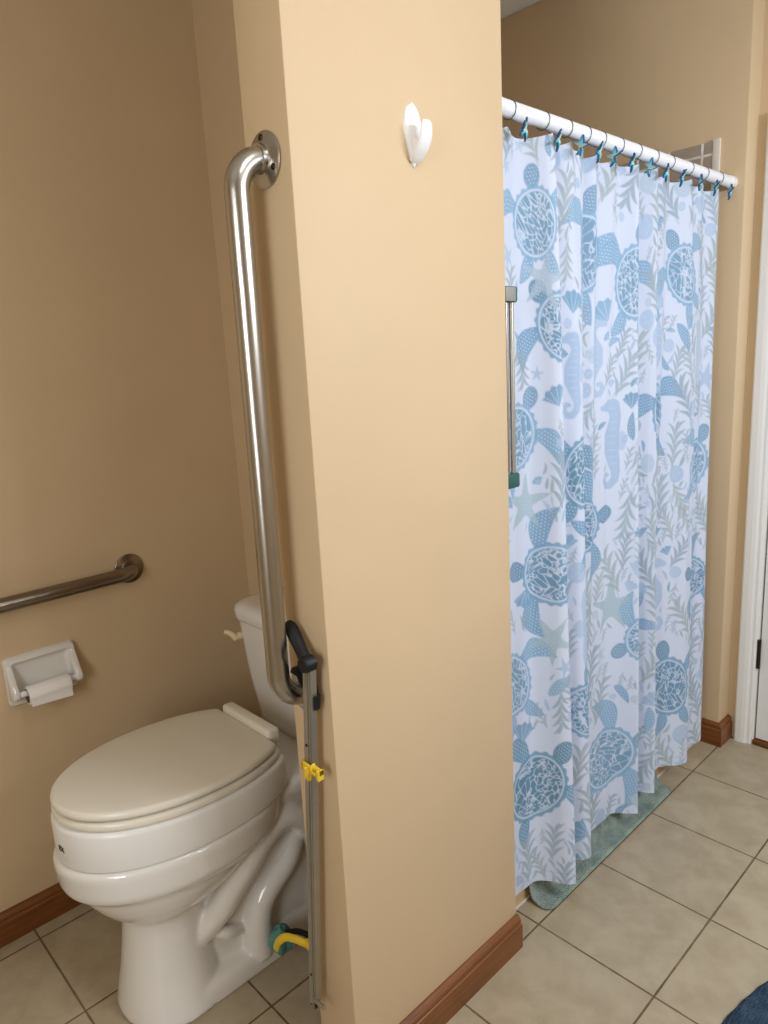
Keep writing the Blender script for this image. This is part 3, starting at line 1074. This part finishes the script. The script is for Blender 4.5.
def seahorse(x0, z0, h, flip, col, s_abs=None):
    s0 = xs_of(x0) if s_abs is None else s_abs
    sl, x, y = local(s0, z0, h * 0.72, 0)
    if x.size == 0:
        return
    x = x * flip
    pts = [(0.16, 0.40, .03), (0.06, 0.42, .06), (-0.02, 0.40, .085), (-0.05, 0.30, .07), (-0.02, 0.20, .085), (0.02, 0.10, .11), (0.02, -0.02, .11), (-0.02, -0.14, .08),
           (-0.05, -0.25, .055), (-0.04, -0.34, .045), (0.02, -0.40, .04), (0.09, -0.40, .034), (0.13, -0.34, .03), (0.10, -0.28, .026), (0.05, -0.29, .02)]
    d = np.full(x.shape, 9.0)
    for (ax, ay, ar), (bx_, by_, br) in zip(pts[:-1], pts[1:]):
        vx, vy = (bx_ - ax) * h, (by_ - ay) * h
        t = np.clip(((x - ax * h) * vx + (y - ay * h) * vy) / (vx * vx + vy * vy), 0, 1)
        d = np.minimum(d, np.hypot(x - ax * h - t * vx, y - ay * h - t * vy) - (ar + (br - ar) * t) * h)
    occ[sl] |= d < 0.008
    paint(sl, ss(d), col, 0.85)
    fin = ell(x, y, -0.13 * h, 0.05 * h, 0.07 * h, 0.10 * h)
    paint(sl, ss(fin), col, 0.6)
    paint(sl, ss(d + 0.01) * ss(np.abs(((y / h * 14) % 1) - 0.5) * h / 14 - 0.0012, 0.001), WHITE, 0.35)


def sprig(s0, z0, h, rot, col, n=5):
    sl, x, y = local(s0, z0, h * 0.75, rot)
    if x.size == 0:
        return
    m = ss(np.abs(x - 0.05 * h * np.sin(4 * y / h)) - 0.0011) * (np.abs(y) < h * 0.45)
    for i in range(n):
        for sg in (-1, 1):
            t = -0.40 + 0.74 * (i + (0.5 if sg > 0 else 0.1)) / n
            L = h * (0.40 - 0.16 * abs(t + 0.1))
            d = leaf(x, y, 0, t * h, sg * L * 0.60, t * h + L * 0.80, h * 0.037, 0.14 * sg)
            m = np.maximum(m, ss(d))
    m = np.maximum(m, ss(leaf(x, y, 0, 0.30 * h, 0.01, 0.52 * h, h * 0.04)))
    paint(sl, m, col, 0.85)
    occ[sl] |= m > 0.3


def disc(s0, z0, r, col):
    sl, x, y = local(s0, z0, r * 1.3)
    if x.size == 0:
        return
    d = np.hypot(x, y) - r
    occ[sl] |= d < 0.004
    paint(sl, ss(d), col, 0.8)
    a = np.arctan2(y, x)
    petal = np.hypot(x, y) - r * 0.62 * np.abs(np.cos(2.5 * a))
    paint(sl, ss(np.abs(petal) - 0.001), WHITE, 0.5)


def shell(s0, z0, r, rot, col):
    sl, x, y = local(s0, z0, r * 1.4, rot)
    if x.size == 0:
        return
    a = np.arctan2(x, y + 0.75 * r)
    rad = np.hypot(x, y + 0.75 * r)
    lim = 1.5 * r * (0.93 + 0.05 * np.cos(a * 14))
    d = np.maximum(rad - lim, (np.abs(a) - 0.85) * rad)
    occ[sl] |= d < 0.004
    paint(sl, ss(d), col, 0.9)
    paint(sl, ss(d + 0.003) * ss(np.abs(((a * 14 / (2 * math.pi)) % 1) - 0.5) * rad * 0.45 - 0.001, 0.001), WHITE, 0.6)


dg = math.radians
# turtles where the photograph shows them (x along the opening, height)
for i, (x, z, r, rot, k) in enumerate([
        (0.075, 1.70, 0.070, dg(95), 1), (0.30, 1.655, 0.090, dg(75), 1), (0.135 - .02, 1.475, 0.075, dg(130), 0), (0.01, 1.235, 0.072, dg(60), 1),
        (0.235, 1.13, 0.080, dg(80), 2), (0.088, 0.905, 0.082, dg(172), 0), (-0.02, 0.64, 0.075, dg(110), 1), (0.30, 0.97, 0.080, dg(10), 0),
        (0.235, 0.50, 0.080, dg(150), 0), (0.052, 0.345, 0.088, dg(50), 2), (0.42, 0.26, 0.095, dg(20), 1), (0.66, 1.235, 0.085, dg(100), 0),
        (0.50, 1.59, 0.085, dg(80), 1), (0.81, 1.62, 0.080, dg(120), 1), (0.78, 0.35, 0.090, dg(100), 0), (0.93, 1.05, 0.080, dg(60), 1), (0.94, 0.68, 0.075, dg(160), 0),
        (0.52, 0.62, 0.075, dg(200), 1)]):
    turtle(x, z, r, rot, k, i)
for x, z, h, fl_, k in ((0.68, 1.42, 0.30, 1, 0), (0.44, 1.17, 0.26, -1, 2), (0.72, 0.66, 0.26, 1, 0), (0.55, 0.30, 0.24, 1, 0), (0.37, 1.40, 0.22, 1, 0), (0.93, 1.38, 0.24, -1, 1), (0.235, 0.72, 0.24, 1, 0), (0.20, 1.36, 0.22, -1, 2)):
    seahorse(x, z, h, fl_, PALE[k])
for x, z, r, rot, k in ((0.04, 1.08, 0.075, 0.3, 1), (0.085, 1.56 + .02, 0.070, 0.1, 0), (0.44, 0.72, 0.085, 0.31, 1), (0.085, 0.74, 0.07, 0.9, 1), (0.90, 0.88, 0.075, 0.5, 1), (0.55, 1.02, 0.06, 0.2, 2)):
    starfish(x, z, r, rot, [CL(170, 190, 206), CL(164, 188, 198), CL(158, 184, 198)][k])
for x, z, r, rot, k in ((0.66, 1.50, 0.045, 0, 1), (0.70, 0.86, 0.045, 0.2, 2), (0.02, 0.505, 0.038, -0.2, 0), (0.03, 0.83 + .02, 0.032, 3, 0), (0.20, 0.15, 0.04, 1.2, 0), (0.40, 1.52, 0.04, 0.5, 1), (0.095, 1.325, 0.034, 0.4, 0)):
    shell(xs_of(x), z, r, rot, BL[k])


def free(s0, z0, r):
    sl = win(s0, z0, r)
    _, x, y = local(s0, z0, r)
    if x.size == 0:
        return False
    return (occ[sl] & (np.hypot(x, y) < r)).mean() < 0.10


g = np.random.default_rng(3)
for h, tries in ((0.14, 500), (0.11, 1800), (0.09, 2600), (0.065, 4000), (0.042, 5000)):
    for _ in range(tries):
        s0, z0 = g.uniform(0, LEN), g.uniform(ZH, ZT)
        if not free(s0, z0, h * 0.43):
            continue
        q = g.random()
        if q < 0.60 or h > 0.12:
            sprig(s0, z0, h * 1.15, g.uniform(-0.6, 0.6) + (math.pi if g.random() < 0.15 else 0), SAGE[g.integers(3)], 3 if h < 0.08 else 4)
        elif q < 0.76:
            disc(s0, z0, h * 0.30, PALE[g.integers(3)])
        elif q < 0.86:
            shell(s0, z0, h * 0.34, g.uniform(-1, 1), BL[g.integers(3)] if g.random() < 0.4 else PALE[g.integers(3)])
        elif q < 0.94:
            sl, x, y = local(s0, z0, h * 0.6, g.uniform(0, 6.28))
            d = leaf(x, y, -h * 0.42, 0, h * 0.42, 0, h * 0.15, 0.1)
            paint(sl, ss(d), BL[g.integers(3)], 0.85)
            paint(sl, ss(d + 0.003) * dots(x, y, 0.0085, 0.0018), WHITE, 0.7)
            occ[sl] |= d < 0.004
        else:
            starfish(0, z0, h * 0.46, g.uniform(0, 6), PALE[g.integers(3)], s_abs=s0)
for _ in range(9000):
    s0, z0 = g.uniform(0, LEN), g.uniform(ZH, ZT)
    h = g.uniform(0.022, 0.045)
    if not free(s0, z0, h * 0.42):
        continue
    sl, x, y = local(s0, z0, h, g.uniform(-0.7, 0.7) + math.pi / 2)
    d = leaf(x, y, -h * 0.5, 0, h * 0.5, 0, h * 0.13, g.uniform(-0.15, 0.15))
    q = g.random()
    paint(sl, ss(d), SAGE[g.integers(3)] if q < 0.6 else PALE[g.integers(3)], 0.85)
    occ[sl] |= d < 0.002
# stitched hem
hem = ss(np.abs(ZZ - (ZH + 0.030)) - 0.0012)
img = img * (1 - 0.18 * hem[..., None])

co = np.stack([Xc, Yc, Zc], -1).reshape(-1, 3)
idx = np.arange(NU * NV).reshape(NV, NU)
quads = np.stack([idx[:-1, :-1], idx[1:, :-1], idx[1:, 1:], idx[:-1, 1:]], -1).reshape(-1, 4)
me = bpy.data.meshes.new('shower_curtain')
me.vertices.add(len(co))
me.vertices.foreach_set('co', co.ravel().astype(np.float32))
me.loops.add(quads.size)
me.loops.foreach_set('vertex_index', quads.ravel().astype(np.int32))
me.polygons.add(len(quads))
me.polygons.foreach_set('loop_start', (np.arange(len(quads)) * 4).astype(np.int32))
me.update(calc_edges=True)
at = me.color_attributes.new('print', 'FLOAT_COLOR', 'POINT')
rgba = np.ones((NU * NV, 4), np.float32)
rgba[:, :3] = img.reshape(-1, 3)
at.data.foreach_set('color', rgba.ravel())
me.shade_smooth()
mc = bpy.data.materials.new('printed curtain cloth')
mc.use_nodes = True
nt = mc.node_tree
pb = nt.nodes['Principled BSDF']
an = nt.nodes.new('ShaderNodeAttribute')
an.attribute_name = 'print'
nt.links.new(an.outputs['Color'], pb.inputs['Base Color'])
pb.inputs['Roughness'].default_value = 0.8
pb.inputs['Specular IOR Level'].default_value = 0.2
tcn = nt.nodes.new('ShaderNodeTexCoord')
wv_ = nt.nodes.new('ShaderNodeTexNoise')
wv_.inputs['Scale'].default_value = 500
nt.links.new(tcn.outputs['Object'], wv_.inputs['Vector'])
bpn = nt.nodes.new('ShaderNodeBump')
bpn.inputs['Strength'].default_value = 0.15
bpn.inputs['Distance'].default_value = 0.001
nt.links.new(wv_.outputs['Fac'], bpn.inputs['Height'])
nt.links.new(bpn.outputs[0], pb.inputs['Normal'])
tr = nt.nodes.new('ShaderNodeBsdfTranslucent')
nt.links.new(an.outputs['Color'], tr.inputs['Color'])
mxs = nt.nodes.new('ShaderNodeMixShader')
mxs.inputs[0].default_value = 0.12
nt.links.new(pb.outputs[0], mxs.inputs[1])
nt.links.new(tr.outputs[0], mxs.inputs[2])
nt.links.new(mxs.outputs[0], nt.nodes['Material Output'].inputs['Surface'])
me.materials.append(mc)
cur = bpy.data.objects.new('shower_curtain', me)
COL.objects.link(cur)
tag(cur, 'white shower curtain printed with blue sea turtles and sage seaweed', 'shower curtain')

# hooks: a wire ring round the rod with a glazed starfish charm
mcharm = bpy.data.materials.new('glazed blue starfish')
mcharm.use_nodes = True
nt = mcharm.node_tree
pb = nt.nodes['Principled BSDF']
pb.inputs['Roughness'].default_value = 0.25
tcn = nt.nodes.new('ShaderNodeTexCoord')
sx_ = nt.nodes.new('ShaderNodeSeparateXYZ')
nt.links.new(tcn.outputs['Object'], sx_.inputs[0])
mr = nt.nodes.new('ShaderNodeMapRange')
mr.inputs['From Min'].default_value = -0.024
mr.inputs['From Max'].default_value = 0.024
nt.links.new(sx_.outputs['Z'], mr.inputs['Value'])
rmp = nt.nodes.new('ShaderNodeValToRGB')
el = rmp.color_ramp.elements
el[0].position, el[0].color = 0.0, (*lin((30, 84, 140)), 1)
el[1].position, el[1].color = 1.0, (*lin((38, 128, 196)), 1)
for pos, c in ((0.35, (96, 186, 190)), (0.5, (206, 222, 196)), (0.68, (110, 196, 214))):
    e = el.new(pos)
    e.color = (*lin(c), 1)
nt.links.new(mr.outputs[0], rmp.inputs[0])
nt.links.new(rmp.outputs[0], pb.inputs['Base Color'])
medge = mat('dark blue glaze', (22, 84, 136), 0.3, noise=0.1)

names = ['curtain hook with a blue starfish charm, nearest the partition edge'] + \
        ['curtain hook with a blue starfish charm, %s from the partition' % n for n in
         ('second', 'third', 'fourth', 'fifth', 'sixth', 'seventh', 'eighth', 'ninth', 'tenth', 'eleventh')] + \
        ['curtain hook with a blue starfish charm, last beside the rod end at the tiled wall']
proto = thing('curtain_hook', (0, RY, RZ), names[0], 'curtain hook', 'starfish curtain hooks')
bm = bmesh.new()
ringp = [Vector((0, RY + 0.0178 * math.sin(a), RZ - 0.0008 + 0.0180 * math.cos(a))) for a in np.linspace(0.25, 2 * math.pi - 0.25, 36)]
tube(bm, ringp, 0.0010, 8)
tube(bm, catmull([(0.0, RY - 0.004, RZ - 0.0185), (0.0, RY - 0.012, RZ - 0.024), (0.0, RY - 0.024, RZ - 0.032), (0.0, RY - 0.034, RZ - 0.038)], 5), 0.0011, 8)
obj('ring', bm, M['wire'], proto)
bm = bmesh.new()
face_pts, back_pts = [], []
cz_ = RZ - 0.046
cy_ = RY - 0.037
for k in range(60):
    a = 2 * math.pi * k / 60 + math.pi / 2
    am = abs(((k / 12) % 1) - 0.5) * 2
    r_ = 0.024 * (0.34 + 0.66 * am ** 1.8)
    bend = 0.004 * math.sin(2 * a) + 0.010 * (r_ / 0.024) ** 2 * math.cos(a)
    face_pts.append((r_ * math.cos(a), bend, r_ * math.sin(a)))
rings_ = []
for sc_, off in ((0.3, 0.0045), (0.72, 0.0040), (0.95, 0.0025), (1.0, 0.0), (0.95, -0.0022), (0.3, -0.003)):
    rings_.append([Vector((x * sc_, b * sc_ - off, z * sc_)) for x, b, z in face_pts])
ring_loft(bm, rings_)
ch = obj('charm', bm, mcharm, None)
ch.parent = proto
ch.location = (0, cy_ - RY, cz_ - RZ)
ch.data.materials.append(medge)
for p_ in ch.data.polygons:
    if abs(p_.normal.y) < 0.55:
        p_.material_index = 1
hx_list = hooks_x
for i, hx in enumerate(hx_list):
    if i == 0:
        o = proto
    else:
        o = proto.copy()
        COL.objects.link(o)
        for c_ in proto.children:
            d_ = c_.copy()
            d_.parent = o
            COL.objects.link(d_)
    o.location = (hx, RY, RZ)
    for c_ in o.children:
        if c_.name.startswith('charm'):
            c_.rotation_euler = (0.15, math.radians([10, 25, -20, 35, 5, 18, -30, 12, 28, -15, 20, 8][i]), math.radians([8, 16, 44, 14, 48, 12, 46, 5, 18, 10, 20, 16][i]))
    o['label'] = names[i]

# ------------------------------------------------------------------ bath mat folded up the curb
bm = bmesh.new()
prof_ = catmull([(-0.004, 0.007, 0), (0.015, 0.0075, 0), (0.036, 0.009, 0), (0.050, 0.016, 0), (0.057, 0.030, 0), (0.060, 0.055, 0), (0.0605, 0.100, 0)], 9)
prof_ = [(p.x, p.y) for p in prof_]
nP = len(prof_)
mx0, mx1, NXm = 0.046, 0.765, 300
top, bot = [], []
rad_c = 0.028
plen = [0]
for a, b in zip(prof_[:-1], prof_[1:]):
    plen.append(plen[-1] + math.hypot(b[0] - a[0], b[1] - a[1]))
PL = plen[-1]
for j in range(nP):
    l = plen[j]
    def inset(q):
        return rad_c - math.sqrt(max(0, rad_c ** 2 - (rad_c - q) ** 2)) if q < rad_c else 0
    ins = max(inset(l), inset(PL - l))
    a = prof_[max(0, j - 1)]
    b = prof_[min(nP - 1, j + 1)]
    t = Vector((b[0] - a[0], b[1] - a[1], 0)).normalized()
    nrm = Vector((0, -t.y, t.x)) if False else Vector((-t.y, t.x, 0))     # in (y,z): up / towards the room
    edge = min(1, min(l, PL - l) / 0.008 + 0.25)
    rt_, rb_ = [], []
    for i in range(NXm):
        u = i / (NXm - 1)
        x = mx0 + ins + (mx1 - mx0 - 2 * ins) * u
        ee = min(1, min(u, 1 - u) * (mx1 - mx0) / 0.008 + 0.25) * edge
        th = 0.0035 * ee + 0.0022 * ee * math.sin(x * 2 * math.pi / 0.0096 + math.pi * (math.floor(l / 0.0095) % 2)) * abs(math.sin(l * math.pi / 0.0095))
        rt_.append(bm.verts.new((x, prof_[j][0] + nrm.x * th, prof_[j][1] + nrm.y * th + 0.0005)))
        rb_.append(bm.verts.new((x, prof_[j][0] - nrm.x * 0.004 * ee, max(0.0005, prof_[j][1] - nrm.y * 0.0055 * ee))))
    top.append(rt_)
    bot.append(rb_)
for j in range(nP - 1):
    for i in range(NXm - 1):
        bm.faces.new((top[j][i], top[j][i + 1], top[j + 1][i + 1], top[j + 1][i]))
        bm.faces.new((bot[j][i], bot[j + 1][i], bot[j + 1][i + 1], bot[j][i + 1]))
for i in range(NXm - 1):
    bm.faces.new((top[0][i + 1], top[0][i], bot[0][i], bot[0][i + 1]))
    bm.faces.new((top[-1][i], top[-1][i + 1], bot[-1][i + 1], bot[-1][i]))
for j in range(nP - 1):
    bm.faces.new((top[j][0], top[j + 1][0], bot[j + 1][0], bot[j][0]))
    bm.faces.new((top[j + 1][-1], top[j][-1], bot[j][-1], bot[j + 1][-1]))
bmat = obj('bath_mat', bm, M['mat_green'], angle=80)
tag(bmat, 'grey green bath mat on the floor under the shower curtain, folded up the curb', 'bath mat')

# ------------------------------------------------------------------ blue rug near the camera
bm = bmesh.new()
rcx, rcy, ra, rb2 = -0.08, -0.765, 0.62, 0.332
rings_ = []
nr, ns = 46, 300
for i in range(nr + 1):
    t = i / nr
    row = []
    for k in range(ns):
        a = 2 * math.pi * k / ns
        q = 1 - t * 0.985
        edge = math.sqrt(max(0, 1 - ((q - 0.955) / 0.045) ** 2)) if q > 0.955 else 1
        h_ = 0.003 + 0.013 * edge + (0.0022 * math.sin(k * 1.9 + i * 2.3) * math.cos(i * 1.7 + k * 0.6) * edge)
        wob = 1 + 0.0025 * math.sin(k * 1.3) * (q > 0.9)
        row.append(Vector((rcx + ra * q * wob * math.cos(a), rcy + rb2 * q * wob * math.sin(a), h_)))
    rings_.append(row)
rings_.insert(0, [Vector((p.x, p.y, 0.0005)) for p in rings_[0]])
ring_loft(bm, rings_, cap0=True, cap1=True)
rug = obj('bath_rug', bm, M['rug'], angle=80)
tag(rug, 'dark denim blue oval bath rug on the floor at the bottom right', 'rug')
